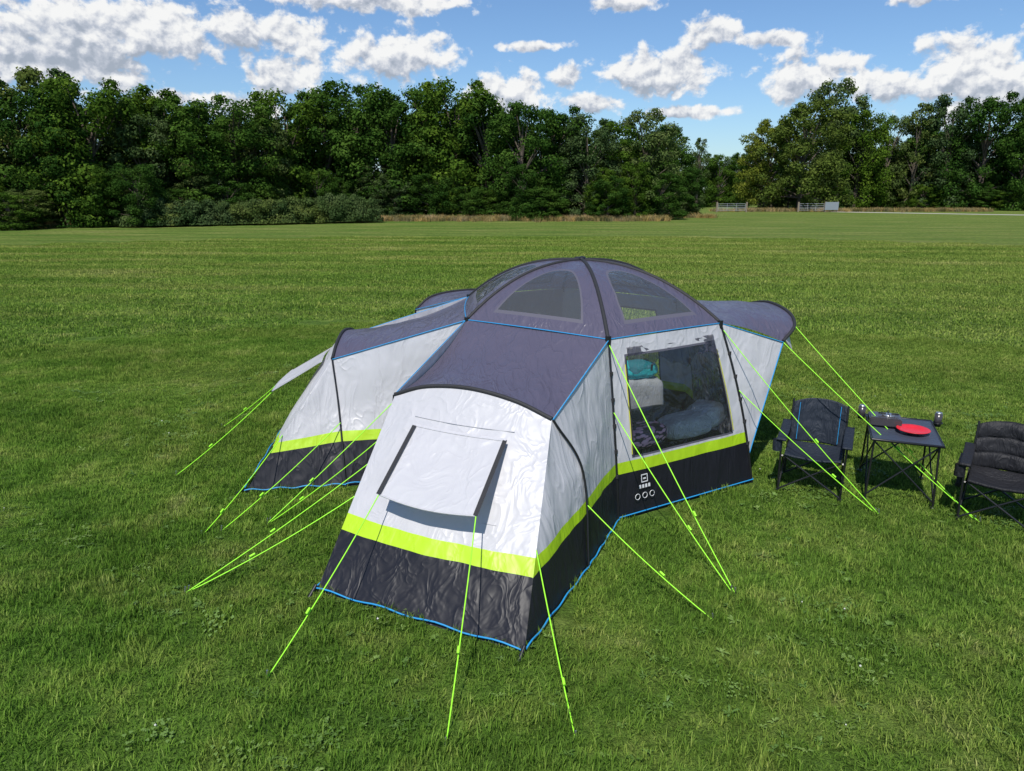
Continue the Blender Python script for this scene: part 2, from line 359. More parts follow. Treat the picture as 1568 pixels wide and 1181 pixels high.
def puffy(name,loc,size,rz,m,parent,seed=0,pw=3,rx=0):
    bm=bmesh.new(); bmesh.ops.create_cube(bm,size=2); bmesh.ops.subdivide_edges(bm,edges=bm.edges,cuts=10,use_grid_fill=True)
    for v in bm.verts:
        c=v.co; l=(abs(c.x)**pw+abs(c.y)**pw+abs(c.z)**pw)**(1/pw); c/=l
        c+=c.normalized()*.09*noise.noise(c*2.2+V((seed,0,0)))
    me=bpy.data.meshes.new(name); bm.to_mesh(me); bm.free(); me.polygons.foreach_set('use_smooth',[True]*len(me.polygons)); me.materials.append(m)
    o=bpy.data.objects.new(name,me); o.scale=tuple(x/2 for x in size); o.location=loc; o.rotation_euler=(rx,0,rz); return link(o,parent)
bed=empty('air_bed',(0,0,0))
M_bed=fabric('dark_bedding',(.03,.03,.035),.6,.9,6); M_pil=fabric('grey_pillowcase',(.72,.70,.70),.8,.7,9)
M_flor,nt,b=mat('pink_floral_cotton'); tc=N(nt,'ShaderNodeTexCoord'); vo=N(nt,'ShaderNodeTexVoronoi'); vo.inputs['Scale'].default_value=3.2; nt.links.new(tc.outputs['Object'],vo.inputs[0])
nt.links.new(ramp(nt,vo.outputs['Distance'],[(0,(.95,.6,.7)),(.46,(.9,.45,.58)),(.52,(.05,.04,.05)),(1,(.04,.03,.05))]),b.inputs['Base Color']); b.inputs['Roughness'].default_value=.8
M_teal=fabric('teal_fabric',(.04,.62,.66),.6,.4,8,transl=.3)
ang=math.atan2(F['D'].y-F['C'].y,F['D'].x-F['C'].x)
inn=-outn(F['C'],F['D']); al=(F['D']-F['C']).normalized()
c0=F['C']+al*.92+inn*.60
puffy('mattress',c0+V((0,0,.32)),(1.5,.9,.45),ang,M_bed,bed,1,6)
puffy('floral_pillow',F['C']+al*.48+inn*.27+V((0,0,.70)),(.54,.32,.22),ang+.1,M_flor,bed,3,3)
puffy('grey_pillow',F['C']+al*1.04+inn*.27+V((0,0,.70)),(.60,.32,.24),ang-.05,M_pil,bed,4,3)
puffy('grey_pillow_b',F['C']+al*1.42+inn*.36+V((0,0,.73)),(.42,.34,.26),ang+.3,M_pil,bed,6,3)
puffy('duvet',F['C']+al*.85+inn*.75+V((0,0,.60)),(1.3,.65,.24),ang,M_bed,bed,5,3)
cup=empty('camp_cupboard',(0,0,0)); M_cb=fabric('pale_cupboard_cloth',(.30,.31,.32),.6,.3,6)
puffy('cabinet',V((1.46,8.30,.46)),(.62,.42,.80),.2,M_cb,cup,9,9)
puffy('teal_sleeping_bag',V((1.46,8.24,.96)),(.52,.26,.22),.2,M_teal,cup,8,2.6)
ropes=[(fl1[0],(-1.56,3.94)),(fl1[1],(-.37,3.36)),(lerp(A1,top1(1),.40),(.36,3.41)),(V((.61,5.42,.52)),(1.45,4.58)),
 (lower('C',.98),(1.72,4.93)),(lower('C',.62),(1.70,4.96)),(lower('D',.97),(3.52,6.34)),(lower('D',.60),(3.50,6.36)),
 (near,(4.38,6.16)),(V((3.12,8.0,1.6)),(4.36,6.20)),
 (V((-1.05,6.14,.80)),(-2.52,4.94)),(lerp(B1,top1(0),.45),(-2.50,4.96)),(V((-1.82,7.25,.62)),(-2.65,5.99)),(lerp(A2,top2(1),.42),(-2.79,5.89)),
 (fl2[1],(-3.66,7.31)),(fl2[0],(-3.8,8.94)),(V((-1.06,6.13,.95)),(-2.26,6.16)),(lower('G',.95),(-2.28,6.14))]
for i,(a,(x,y)) in enumerate(ropes):
    a=V(a); b=V((x,y,.0)); sagp=[lerp(a,b,t)+V((0,0,-.03*4*t*(1-t))) for t in np.linspace(0,1,10)]
    tube('guy_rope',sagp,.0045,M_rope,tent,res=2)
    q=lerp(a,b,random.uniform(.6,.8)); d=(b-a).normalized(); tube('rope_slider',[q,q+d*.045],.009,M_rope,tent)
    tube('peg',[b+V((0,0,.05)),b-V((d.x*-.02,d.y*-.02,.08))],.006,M_steel,tent)

# ================================================================ CHAIRS / TABLE
def camp_chair(name,loc,rz,fab,padded=False,s=.92):
    e=empty(name,loc,rz,s)
    L=lambda x,y,z:V((x,y,z))
    T=lambda n,p,r=.010,m=M_pole: tube(n,p,r,m,e)
    for sx in (-1,1):
        T('back_post',[L(sx*.31,.27,0.0),L(sx*.30,.24,.42),L(sx*.29,.34,.93)],.011)
        T('front_post',[L(sx*.32,-.27,0.0),L(sx*.33,-.27,.62)],.011)
        T('side_cross_a',[L(sx*.32,-.27,.03),L(sx*.30,.24,.42)]); T('side_cross_b',[L(sx*.31,.27,.03),L(sx*.31,-.25,.42)])
        for y in (-.27,.27): T('foot',[L(sx*.32,y,-.0),L(sx*.32,y,.025)],.022)
    T('front_cross_a',[L(-.32,-.27,.03),L(.29,-.25,.42)]);T('front_cross_b',[L(.32,-.27,.03),L(-.29,-.25,.42)])
    T('back_cross_a',[L(-.31,.27,.03),L(.29,.25,.42)]);T('back_cross_b',[L(.31,.27,.03),L(-.29,.25,.42)])
    q=.026 if padded else .012
    def pad(n,f,nx=30,ny=30):
        P=[[V(f(i/nx,j/ny)) for j in range(ny+1)] for i in range(nx+1)]
        o=grid_mesh(n,P,lambda i,j:0,[fab],e); md=o.modifiers.new('s','SOLIDIFY'); md.thickness=.03 if padded else .022; md.offset=0
    def quilt(s,t):
        a=abs(math.sin(math.pi*3*t))**.6*(1-.5*abs(2*s-1)**4) if padded else .5*abs(math.sin(math.pi*2*t))
        return q*(a+.7*noise.noise(V((s*5,t*5,1 if padded else 4))))
    pad('seat',lambda s,t:(-.29+.58*s,-.27+.52*t,.44-.07*math.sin(math.pi*s)*math.sin(math.pi*(t*.9+.1))+quilt(s,t)*.5))
    pad('backrest',lambda s,t:(-.29+.58*s,.25+.10*t+.08*math.sin(math.pi*s)-quilt(s,t),.44+.50*t-.05*abs(2*s-1)**2.5*t))
    for sx in (-1,1):
        pad('armrest',lambda s,t:(sx*(.33+.05*(s-.5)*2),-.32+.62*t,.62+.05*t-.02*math.sin(math.pi*t)),6,16)
    for sx in ((-1,1) if padded else (-1,)):
        P=[[V((sx*(.37)+.05*math.cos(a),-.26+.05*math.sin(a),.60-.12*j/6)) for j in range(7)] for a in np.linspace(0,2*math.pi,15)]
        grid_mesh('cup_pocket',P,lambda i,j:0,[fab],e)
    if padded:
        P=[[V((-.40+.02*math.sin(t*3),-.20+.34*s,.60-.26*t)) for t in np.linspace(0,1,8)] for s in np.linspace(0,1,8)]
        o=grid_mesh('side_pocket',P,lambda i,j:0,[fab],e); md=o.modifiers.new('s','SOLIDIFY'); md.thickness=.05
    else:
        for sx in (-.75,.75):
            tube('piping',[V((sx*.29,.25+.10*t+.08*math.sin(math.pi*(sx/2+.5))-.03,.47+.42*t)) for t in np.linspace(0,1,10)],.003,M_blue,e)
    return e
camp_chair('folding_camping_chair',(3.12,6.98,0),-.46,M_chair2,False,.92)
camp_chair('folding_camping_chair',(4.58,6.25,0),-.62,M_chair,True,.90)
tb=empty('folding_camping_table',(3.97,6.93,0),R(68-90))
M_top=fabric('charcoal_table_top',(.045,.055,.08),.45,.2,10)
def box(name,c,s,m,parent,bev=.006,rz=0):
    bm=bmesh.new(); bmesh.ops.create_cube(bm,size=1)
    for v in bm.verts: v.co=V((v.co.x*s[0],v.co.y*s[1],v.co.z*s[2]))
    if bev: bmesh.ops.bevel(bm,geom=bm.edges,offset=bev,segments=2,affect='EDGES')
    me=bpy.data.meshes.new(name); bm.to_mesh(me); bm.free(); me.materials.append(m)
    o=bpy.data.objects.new(name,me); o.location=c; o.rotation_euler=(0,0,rz); return link(o,parent)
def cyl(name,c,r,h,m,parent,r2=None,seg=24):
    bm=bmesh.new(); bmesh.ops.create_cone(bm,cap_ends=True,segments=seg,radius1=r,radius2=r if r2 is None else r2,depth=h)
    me=bpy.data.meshes.new(name); bm.to_mesh(me); bm.free(); me.materials.append(m)
    for p in me.polygons: p.use_smooth=len(p.vertices)==4
    o=bpy.data.objects.new(name,me); o.location=c; return link(o,parent)
TW,TL=.62,.86
P=[[V((-TW/2+TW*i/16,-TL/2+TL*j/20,.655-.008*math.sin(math.pi*i/16)*math.sin(math.pi*j/20))) for j in range(21)] for i in range(17)]
o=grid_mesh('table_top',P,lambda i,j:0,[M_top],tb); md=o.modifiers.new('s','SOLIDIFY'); md.thickness=.015
tube('top_frame',[V((x*TW/2,y*TL/2,.65)) for x,y in ((-1,-1),(1,-1),(1,1),(-1,1),(-1,-1))],.013,M_pole,tb)
for x in (-1,1):
    for y in (-1,1):
        tube('leg',[V((x*.28,y*.38,.65)),V((x*.29,y*.40,.33)),V((x*.30,y*.41,0))],.010,M_pole,tb)
        cyl('foot',(x*.30,y*.41,.012),.02,.024,M_pole,tb)
for x in (-1,1):
    tube('brace_a',[V((x*.28,-.38,.62)),V((x*.30,.40,.06))],.008,M_pole,tb); tube('brace_b',[V((x*.28,.38,.62)),V((x*.30,-.40,.06))],.008,M_pole,tb)
for y in (-1,1):
    tube('brace_c',[V((-.28,y*.38,.62)),V((.30,y*.40,.06))],.008,M_pole,tb); tube('brace_d',[V((.28,y*.38,.62)),V((-.30,y*.40,.06))],.008,M_pole,tb)
for x in (-.36,.36):
    tube('cup_ring',[V((x+.045*math.cos(t),.36+.045*math.sin(t),.66)) for t in np.linspace(0,6.283,17)],.005,M_pole,tb)
M_cup=simple('dark_cup',(.05,.045,.05),.25)
for i,x in enumerate((-.36,.36)):
    c=empty('drink_tumbler',(3.97+math.cos(R(-22))*x-math.sin(R(-22))*.36,6.93+math.sin(R(-22))*x+math.cos(R(-22))*.36,0))
    cyl('body',(0,0,.69),.034,.13,M_cup,c,.038); cyl('lid',(0,0,.763),.030,.02,M_steel,c)
M_red=simple('red_plastic',(.62,.02,.03),.35)
pl=empty('red_plate',(4.02,6.83,.664),0)
prof=[(0,.004),(.09,.004),(.115,.012),(.15,.026),(.155,.030),(.15,.033),(.112,.020),(.09,.012),(0,.012)]
P=[[V((r*math.cos(t),r*math.sin(t),z)) for r,z in prof] for t in np.linspace(0,2*math.pi,41)]
grid_mesh('plate',P,lambda i,j:0,[M_red],pl)
st=empty('camping_stove',(3.86,7.09,.66),R(-22))
box('body',(0,0,.05),(.30,.24,.09),M_cup,st,.012); cyl('burner',(0.03,0,.10),.06,.02,M_steel,st)
for a in range(4): box('pan_support',(.03+.06*math.cos(a*math.pi/2),.06*math.sin(a*math.pi/2),.115),(.07,.008,.014),M_pole,st,.002,a*math.pi/2)

# ================================================================ GROUND
def grass_color(nt,pos):
    n1=noise_n(nt,pos,.30,2,.6); n2=noise_n(nt,pos,1.3,3,.72)
    a=ramp(nt,n1,[(.3,(.060,.130,.018)),(.5,(.100,.185,.027)),(.7,(.170,.235,.046))])
    b=ramp(nt,n2,[(.32,(.042,.105,.014)),(.48,(.095,.182,.026)),(.61,(.180,.245,.052)),(.76,(.31,.31,.13))])
    c=mix(nt,.62,a,b)
    sp=N(nt,'ShaderNodeSeparateXYZ'); nt.links.new(pos,sp.inputs[0])
    far=math_n(nt,'DIVIDE',math_n(nt,'SUBTRACT',sp.outputs[1],7),26,clamp=True)
    mp=N(nt,'ShaderNodeMapping'); mp.inputs['Scale'].default_value=(.09,.42,1); mp.inputs['Rotation'].default_value=(0,0,.15); nt.links.new(pos,mp.inputs[0])
    st_=noise_n(nt,mp.outputs[0],1.2,4,.68)
    dry=ramp(nt,st_,[(.34,(.090,.165,.026)),(.48,(.155,.222,.042)),(.60,(.25,.270,.075)),(.76,(.36,.34,.15))])
    c=mix(nt,math_n(nt,'MULTIPLY',far,.72),c,dry)
    east=math_n(nt,'MULTIPLY',math_n(nt,'DIVIDE',math_n(nt,'ADD',sp.outputs[0],3),14,clamp=True),.3)
    c=mix(nt,east,c,(.19,.235,.055))
    # faint mowing passes
    ph=math_n(nt,'ADD',math_n(nt,'MULTIPLY',sp.outputs[0],.62),math_n(nt,'MULTIPLY',sp.outputs[1],2.0))
    stripe=math_n(nt,'ADD',1.03,math_n(nt,'MULTIPLY',math_n(nt,'SINE',math_n(nt,'ADD',ph,math_n(nt,'MULTIPLY',n1,5))),.07))
    cb=N(nt,'ShaderNodeCombineXYZ')
    for i in range(3): nt.links.new(stripe,cb.inputs[i])
    return mix(nt,1,c,cb.outputs[0],'MULTIPLY')
m_ground,nt,b=mat('meadow_soil_grass')
g=N(nt,'ShaderNodeNewGeometry'); col=grass_color(nt,g.outputs['Position'])
fine=noise_n(nt,g.outputs['Position'],45,3,.7); mid=noise_n(nt,g.outputs['Position'],3.5,4,.75)
col=mix(nt,.85,col,ramp(nt,fine,[(.3,(.35,.35,.35)),(.7,(1.2,1.2,1.15))]),'MULTIPLY')
col=mix(nt,.9,col,ramp(nt,mid,[(.35,(.50,.55,.45)),(.6,(1.1,1.1,1.1)),(.75,(1.4,1.35,1.4))]),'MULTIPLY')
nt.links.new(col,b.inputs['Base Color']); b.inputs['Roughness'].default_value=.9; b.inputs['Specular IOR Level'].default_value=.1
bp=N(nt,'ShaderNodeBump'); bp.inputs['Strength'].default_value=.8; bp.inputs['Distance'].default_value=.06
nt.links.new(fine,bp.inputs['Height']); nt.links.new(bp.outputs[0],b.inputs['Normal'])
me=bpy.data.meshes.new('ground'); S_=900; me.from_pydata([(-S_,-S_,0),(S_,-S_,0),(S_,S_,0),(-S_,S_,0)],[],[(0,1,2,3)]); me.materials.append(m_ground)
link(bpy.data.objects.new('ground',me))

def gcol(nt):
    g=N(nt,'ShaderNodeNewGeometry'); col=grass_color(nt,g.outputs['Position'])
    rv2=ramp(nt,g.outputs['Random Per Island'],[(0,(.72,.82,.7)),(.6,(1.25,1.25,1.1)),(.9,(1.75,1.55,1.6)),(1,(2.4,1.9,2.6))])
    return mix(nt,1,col,rv2,'MULTIPLY')
m_grass=cheap('grass_blades',gcol,.28)

def proto(coll,name,vs,fs,mats,mi=None):
    me=bpy.data.meshes.new(name); me.from_pydata(vs,[],fs)
    for m in mats: me.materials.append(m)
    if mi: me.polygons.foreach_set('material_index',mi)
    me.update(); o=bpy.data.objects.new(name,me); coll.objects.link(o); return o
def blades(size,nb,hmin,hmax,w,seed,round_=False,clump=True):
    rg=np.random.default_rng(seed)
    if round_:
        a=rg.uniform(0,6.283,nb); r=size*np.sqrt(rg.random(nb)); x,y=r*np.cos(a),r*np.sin(a)
    else: x,y=rg.uniform(-size/2,size/2,nb),rg.uniform(-size/2,size/2,nb)
    h=rg.uniform(hmin,hmax,nb)
    if clump:
        cn=np.array([noise.noise(V((p*9,q*9,seed*3.1))) for p,q in zip(x,y)]); h*=1+1.0*np.clip(cn,-.8,1)
    d=rg.uniform(0,6.283,nb); lean=rg.uniform(.2,1.2,nb)*h; ww=w*rg.uniform(.6,1.25,nb)
    dx,dy=np.cos(d),np.sin(d); px,py=-dy*ww/2,dx*ww/2; z=np.zeros(nb)
    q=np.stack([np.stack([x-px,y-py,z-.005],1),np.stack([x+px,y+py,z-.005],1),np.stack([x+dx*lean*.35+px*.8,y+dy*lean*.35+py*.8,h*.6],1),
       np.stack([x+dx*lean*.35-px*.8,y+dy*lean*.35-py*.8,h*.6],1),np.stack([x+dx*lean,y+dy*lean,h],1)],1).reshape(-1,3)
    k=np.arange(nb)*5; fs=[]
    for i in k.tolist(): fs+= [(i,i+1,i+2,i+3),(i+3,i+2,i+4)]
    return q.tolist(),fs
TS=.36
cg=bpy.data.collections.new('grass_patches')
for i in range(8): proto(cg,f'g{i}_patch',*blades(TS*1.06,700,.014,.050,.0066,100+i),[m_grass])
cf=bpy.data.collections.new('grass_patches_far'); TF=2.0
for i in range(6): proto(cf,f'f{i}_patch',*blades(TF*1.03,2200,.02,.060,.021,200+i),[m_grass])
m_weed,nt,b=mat('weed_leaf'); oi=N(nt,'ShaderNodeObjectInfo')
wc=ramp(nt,oi.outputs['Random'],[(0,(.07,.14,.02)),(.6,(.11,.19,.03)),(1,(.16,.24,.05))]); nt.links.new(wc,b.inputs['Base Color']); b.inputs['Roughness'].default_value=.6
m_petal=simple('white_petal',(.6,.6,.52),.7)
cw=bpy.data.collections.new('weeds')
def rosette(n,L,w):
    vs=[];fs=[]
    for i in range(n):
        a=random.uniform(0,6.283); l=L*random.uniform(.5,1.1); ca,sa=math.cos(a),math.sin(a); k=len(vs); rise=random.uniform(.15,.7)
        for t,ww in ((0.1,.15),(.4,.8),(.75,1),(1,.1)):
            for sg in (-1,1):
                vs.append((ca*l*t-sa*sg*w*ww/2,sa*l*t+ca*sg*w*ww/2,.010+l*rise*math.sin(t*2.2)*.6))
        for j in range(3): fs.append((k+2*j,k+2*j+1,k+2*j+3,k+2*j+2))
    return vs,fs
for i in range(3): proto(cw,f'w{i}_weed',*rosette(8,.050,.012),[m_weed])
for v in range(2):
    vs=[];fs=[];mi=[]
    for i in range(30):
        x,y=random.gauss(0,.07),random.gauss(0,.07); z=random.uniform(.02,.04)
        for l in range(3):
            a=l*2.09+i; k=len(vs); cx,cy=x+.006*math.cos(a),y+.006*math.sin(a)
            for q in range(5): vs.append((cx+.006*math.cos(q*1.257),cy+.006*math.sin(q*1.257),z+.002*math.sin(q)))
            fs.append(tuple(range(k,k+5))); mi.append(0)
    if v:
        x,y,z=0,0,.05; k=len(vs)
        for q in range(6): vs.append((x+.007*math.cos(q*1.047),y+.007*math.sin(q*1.047),z))
        vs.append((x,y,z+.010)); fs+=[(k+q,k+(q+1)%6,k+6) for q in range(6)]; mi+=[1]*6
    proto(cw,f'w{3+v}_clover',vs,fs,[m_weed,m_petal],mi)

def scatter(name,pts,rotz,scl,idx,coll,tilt=.15,scl3=None):
    n=len(pts); me=bpy.data.meshes.new(name); me.vertices.add(n); me.vertices.foreach_set('co',np.asarray(pts,dtype=np.float32).ravel())
    a=me.attributes.new('rot','FLOAT_VECTOR','POINT'); rr=np.stack([rng.normal(0,tilt,n) if tilt else np.zeros(n),rng.normal(0,tilt,n) if tilt else np.zeros(n),rotz],1).astype(np.float32); a.data.foreach_set('vector',rr.ravel())
    a=me.attributes.new('scl','FLOAT_VECTOR','POINT'); s3=np.repeat(np.asarray(scl)[:,None],3,1) if scl3 is None else scl3; a.data.foreach_set('vector',s3.astype(np.float32).ravel())
    a=me.attributes.new('idx','INT','POINT'); a.data.foreach_set('value',np.asarray(idx,dtype=np.int32))
    ob=link(bpy.data.objects.new(name,me)); ng=bpy.data.node_groups.new(name,'GeometryNodeTree')
    ng.interface.new_socket('Geometry',in_out='INPUT',socket_type='NodeSocketGeometry'); ng.interface.new_socket('Geometry',in_out='OUTPUT',socket_type='NodeSocketGeometry')
    gi=ng.nodes.new('NodeGroupInput'); go=ng.nodes.new('NodeGroupOutput'); ip=ng.nodes.new('GeometryNodeInstanceOnPoints'); ci=ng.nodes.new('GeometryNodeCollectionInfo')
    ci.inputs['Collection'].default_value=coll; ci.inputs['Separate Children'].default_value=True; ci.inputs['Reset Children'].default_value=True
    def att(nm,t):
        q=ng.nodes.new('GeometryNodeInputNamedAttribute'); q.data_type=t; q.inputs['Name'].default_value=nm; return q.outputs['Attribute']
    l=ng.links.new; l(gi.outputs[0],ip.inputs['Points']); l(ci.outputs[0],ip.inputs['Instance']); ip.inputs['Pick Instance'].default_value=True
    l(att('idx','INT'),ip.inputs['Instance Index']); l(att('rot','FLOAT_VECTOR'),ip.inputs['Rotation']); l(att('scl','FLOAT_VECTOR'),ip.inputs['Scale']); l(ip.outputs[0],go.inputs[0])
    md=ob.modifiers.new('scatter','NODES'); md.node_group=ng; return ob
polys=[[F[k] for k in order],[B1,A1,V((.62,5.29,0)),F['C'],F['G'],V((-.98,6.07,0))],[A2,V((-1.742,7.0,0)),F['G'],F['d'],V((-1.85,9.1,0)),B2],[A3,V((-1.45,10.2,0)),F['d'],F['c'],V((0,11.35,0)),B3]]
def inside(poly,x,y):
    r=np.zeros(len(x),bool); n=len(poly)
    for i in range(n):
        a,b=poly[i],poly[(i+1)%n]
        if a.y==b.y: continue
        c=((a.y>y)!=(b.y>y))&(x<(b.x-a.x)*(y-a.y)/(b.y-a.y)+a.x); r^=c
    return r
def tiles(T,r0,r1,half=R(42)):
    g=np.arange(-r1,r1,T); X,Y=np.meshgrid(g,g); x,y=X.ravel(),Y.ravel(); d=np.hypot(x,y); a=np.arctan2(x,y)
    k=(d>=r0)&(d<r1)&((np.abs(a)<half)|((d<4.5)&(y>-1)&(np.abs(a)<R(60)))); return x[k],y[k]
def keep(x,y):
    k=np.ones(len(x),bool)
    for p in polys: k&=~inside(p,x,y)
    return k
x,y=tiles(TS,2.4,17); k=keep(x,y); x,y=x[k],y[k]; n=len(x)
hz=np.array([1+.6*noise.noise(V((a*.5,b*.5,0)))+.55*noise.noise(V((a*1.7,b*1.7,5))) for a,b in zip(x,y)])
s3=np.stack([np.ones(n),np.ones(n),hz*rng.uniform(.9,1.1,n)],1)
scatter('grass',np.stack([x,y,np.zeros(n)],1),rng.integers(0,4,n)*math.pi/2,hz,rng.integers(0,8,n),cg,0,s3)
x,y=tiles(TF,16.5,50); n=len(x); s3=np.stack([np.ones(n),np.ones(n),rng.uniform(.8,1.2,n)],1)
scatter('grass_far',np.stack([x,y,np.zeros(n)],1),rng.integers(0,4,n)*math.pi/2,np.ones(n),rng.integers(0,6,n),cf,0,s3)
r=np.sqrt(rng.uniform(2.6**2,13**2,6000)); a=rng.uniform(-R(43),R(43),6000); x,y=r*np.sin(a),r*np.cos(a)
pn=np.array([noise.noise(V((a_*.6+9,b_*.6,4)))+.6*noise.noise(V((a_*2.2,b_*2.2,7)))+rng.normal(0,.28) for a_,b_ in zip(x,y)]); k=keep(x,y)&(pn>.36); x,y=x[k],y[k]; n=len(x)
wi=rng.choice(5,n,p=[.30,.29,.26,.12,.03])
scatter('clover_and_weeds',np.stack([x,y,np.full(n,.004)],1),rng.uniform(0,6.283,n),rng.uniform(.6,1.2,n),wi,cw,.15)

# ================================================================ TREES
def leafmat(name,c0,c1,c2,tr=.32):
    def f(nt):
        g=N(nt,'ShaderNodeNewGeometry'); oi=N(nt,'ShaderNodeObjectInfo')
        n=noise_n(nt,g.outputs['Position'],.55,1,.6)
        col=ramp(nt,n,[(.3,c0),(.5,c1),(.72,c2)])
        col=mix(nt,1,col,ramp(nt,g.outputs['Random Per Island'],[(0,(.60,.65,.6)),(1,(1.5,1.42,1.25))]),'MULTIPLY')
        return mix(nt,1,col,ramp(nt,oi.outputs['Random'],[(0,(.62,.74,.85)),(.5,(.95,1,1)),(1,(1.28,1.18,.88))]),'MULTIPLY')
    return cheap(name,f,tr)
M_leafA=leafmat('leaf_dark',(.034,.076,.014),(.053,.106,.018),(.084,.146,.026))
M_leafB=leafmat('leaf_olive',(.080,.112,.020),(.112,.145,.028),(.15,.18,.04))
M_leafC=leafmat('leaf_grey',(.056,.092,.030),(.084,.122,.042),(.12,.155,.06))
M_bark=simple('bark',(.10,.08,.06),.9)
def tree_mesh(name,H,Rm,nl,lpl,leaf,lmat,seed,base=.06,topsharp=.75,lr=(.7,1.35),trunk=True):
    rg=np.random.default_rng(seed); cents=[];rads=[]
    for i in range(nl):
        t=base+(1-base)*((i+rg.random())/nl); prof=math.sqrt(max(0,1-abs((t-.42)/.62)**2.6))**topsharp
        rr=Rm*prof*rg.uniform(.35,.95); a=rg.uniform(0,6.283); r=rg.uniform(*lr)*(.85 if t>.9 else 1)
        cents.append((rr*math.cos(a),rr*math.sin(a),H*t-.5*r)); rads.append(r)
    C=np.array(cents);Rr=np.array(rads); k=np.repeat(np.arange(nl),lpl); n=len(k)
    d=rg.normal(size=(n,3)); d[:,2]=d[:,2]+.25; d/=np.linalg.norm(d,axis=1)[:,None]
    rad=Rr[k]*(rg.uniform(.35,1,n)**.45)*(1+.20*rg.normal(size=n))
    p=C[k]+d*rad[:,None]*np.array([1,1,.72]); p[:,2]=np.maximum(p[:,2],.15)
    nn=d*1.3+rg.normal(size=(n,3))*.5; nn[:,2]+=.3; nn/=np.linalg.norm(nn,axis=1)[:,None]
    h=np.cross(nn,rg.normal(size=(n,3))); h/=np.linalg.norm(h,axis=1)[:,None]; w=np.cross(nn,h); s=leaf*rg.uniform(.6,1.3,n)[:,None]
    q=np.stack([p-h*s*.6,p+w*s*.38,p+h*s*.6+nn*s*.1,p-w*s*.38],1).reshape(-1,3)
    vs=q.tolist(); fs=(np.arange(n*4).reshape(-1,4)).tolist(); mi=[0]*n
    if trunk:
        def add(pts,r0,r1):
            v,f=tube_mesh_data(pts,r0,r1); o=len(vs); vs.extend(v); fs.extend([[x+o for x in qq] for qq in f]); mi.extend([1]*len(f))
        add([(0,0,-.1),(.08,.05,H*.25),(-.05,.1,H*.5),(.05,0,H*.8)],.028*H,.006*H)
        for i in range(0,nl,3):
            c=cents[i]; z0=max(.12*H,c[2]*.6); add([(0,0,z0),(c[0]*.5,c[1]*.5,(z0+c[2])/2+.1),(c[0],c[1],c[2])],.009*H,.003*H)
    me=bpy.data.meshes.new(name); me.from_pydata(vs,[],fs); me.materials.append(lmat); me.materials.append(M_bark)
    me.polygons.foreach_set('material_index',mi); me.update(); return me
protos=[tree_mesh('tree_a',10,3.6,80,210,.20,M_leafA,1,lr=(.5,1.15)),tree_mesh('tree_b',10,3.3,74,210,.20,M_leafA,2,lr=(.5,1.05),topsharp=1.0),
        tree_mesh('tree_c',10,3.9,84,210,.20,M_leafA,3,lr=(.5,1.2),topsharp=.6),tree_mesh('tree_d',10,3.3,74,200,.19,M_leafC,4,lr=(.45,.95)),
        tree_mesh('tree_e',10,3.8,100,210,.19,M_leafB,5,base=.12,lr=(.5,1.05),topsharp=.6)]
birch=tree_mesh('tree_birch',10,1.9,60,90,.19,M_leafC,6,lr=(.35,.7),topsharp=1.1)
T=[(-1.02,60,11.8,0),(-.95,61,12.5,1),(-.88,60,11,2),(-.817,60,11.8,0),(-.758,62,11.1,1),(-.698,64,12.4,2),(-.656,66,13.4,3),(-.622,62,11.1,0),(-.588,72,14.3,5),(-.546,66,12.4,2),(-.499,66,10.7,3),(-.465,70,12.3,1),(-.419,70,11.2,0),(-.376,72,11.7,2),(-.338,76,10.7,3),
(-.300,80,13.4,2),(-.249,82,13.6,0),(-.203,84,14.7,2),(-.156,84,13.6,1),(-.114,84,14.2,0),(-.075,84,15,2),(-.033,82,13.2,1),(.014,80,12,0),(.056,80,11.7,2),(.098,80,10.6,3),(.136,80,10.4,0),(.175,82,11.3,3),(.207,92,10.8,1)]
T2=[(.249,130,12,5),(.276,140,9.6,0),(.303,140,9.9,1),(.340,118,13.8,4),(.382,116,16.1,4),(.429,125,20.6,3),(.463,124,15.8,2),(.497,128,15.4,3),(.531,125,17.1,5),(.555,124,15,1),(.581,122,18,3),(.632,118,17.7,2),(.675,116,16.6,0),(.725,116,17.3,2),(.785,116,16.4,1),(.85,112,16,0),(.93,110,16,2)]
pool=protos+[birch]
def put(parent,name,me,x,y,sx,sz,rz):
    o=bpy.data.objects.new(name,me); o.location=(x,y,0); o.scale=(sx,sx,sz); o.rotation_euler=(0,0,rz); return link(o,parent)
tl=empty('tree_line')
random.seed(11)
for (s,Y,h,k) in T:
    put(tl,'tree',pool[k],s*Y,Y+random.uniform(-1.5,1.5),h/10*random.uniform(.92,1.08),h/10.2,random.uniform(0,6.28))
    put(tl,'tree_behind',pool[random.randrange(3)],(s+.02)*Y,Y+7,h/10*1.0,h/10.3*random.uniform(.82,.93),random.uniform(0,6.28))
    for q in range(2): put(tl,'understorey',pool[random.randrange(4)],(s+random.uniform(-.03,.03))*Y,Y-random.uniform(2,4.2),random.uniform(.55,.8),random.uniform(.28,.6),random.uniform(0,6.28))
tr_=empty('woodland')
for (s,Y,h,k) in T2:
    if k==4 and h>16: continue
    put(tr_,'tree',pool[k],s*Y,Y+random.uniform(-1.5,1.5),h/10*random.uniform(.8,.92),h/10.2,random.uniform(0,6.28))
    put(tr_,'tree_behind',pool[random.randrange(3)],(s+.02)*Y,Y+9,h/10*.9,h/10.3*random.uniform(.6,.85),random.uniform(0,6.28))
    if Y<129:
        for q in range(2): put(tr_,'understorey',pool[random.randrange(4)],(s+random.uniform(-.03,.03))*Y,Y-random.uniform(1,4),random.uniform(.5,.7),random.uniform(.25,.45),random.uniform(0,6.28))
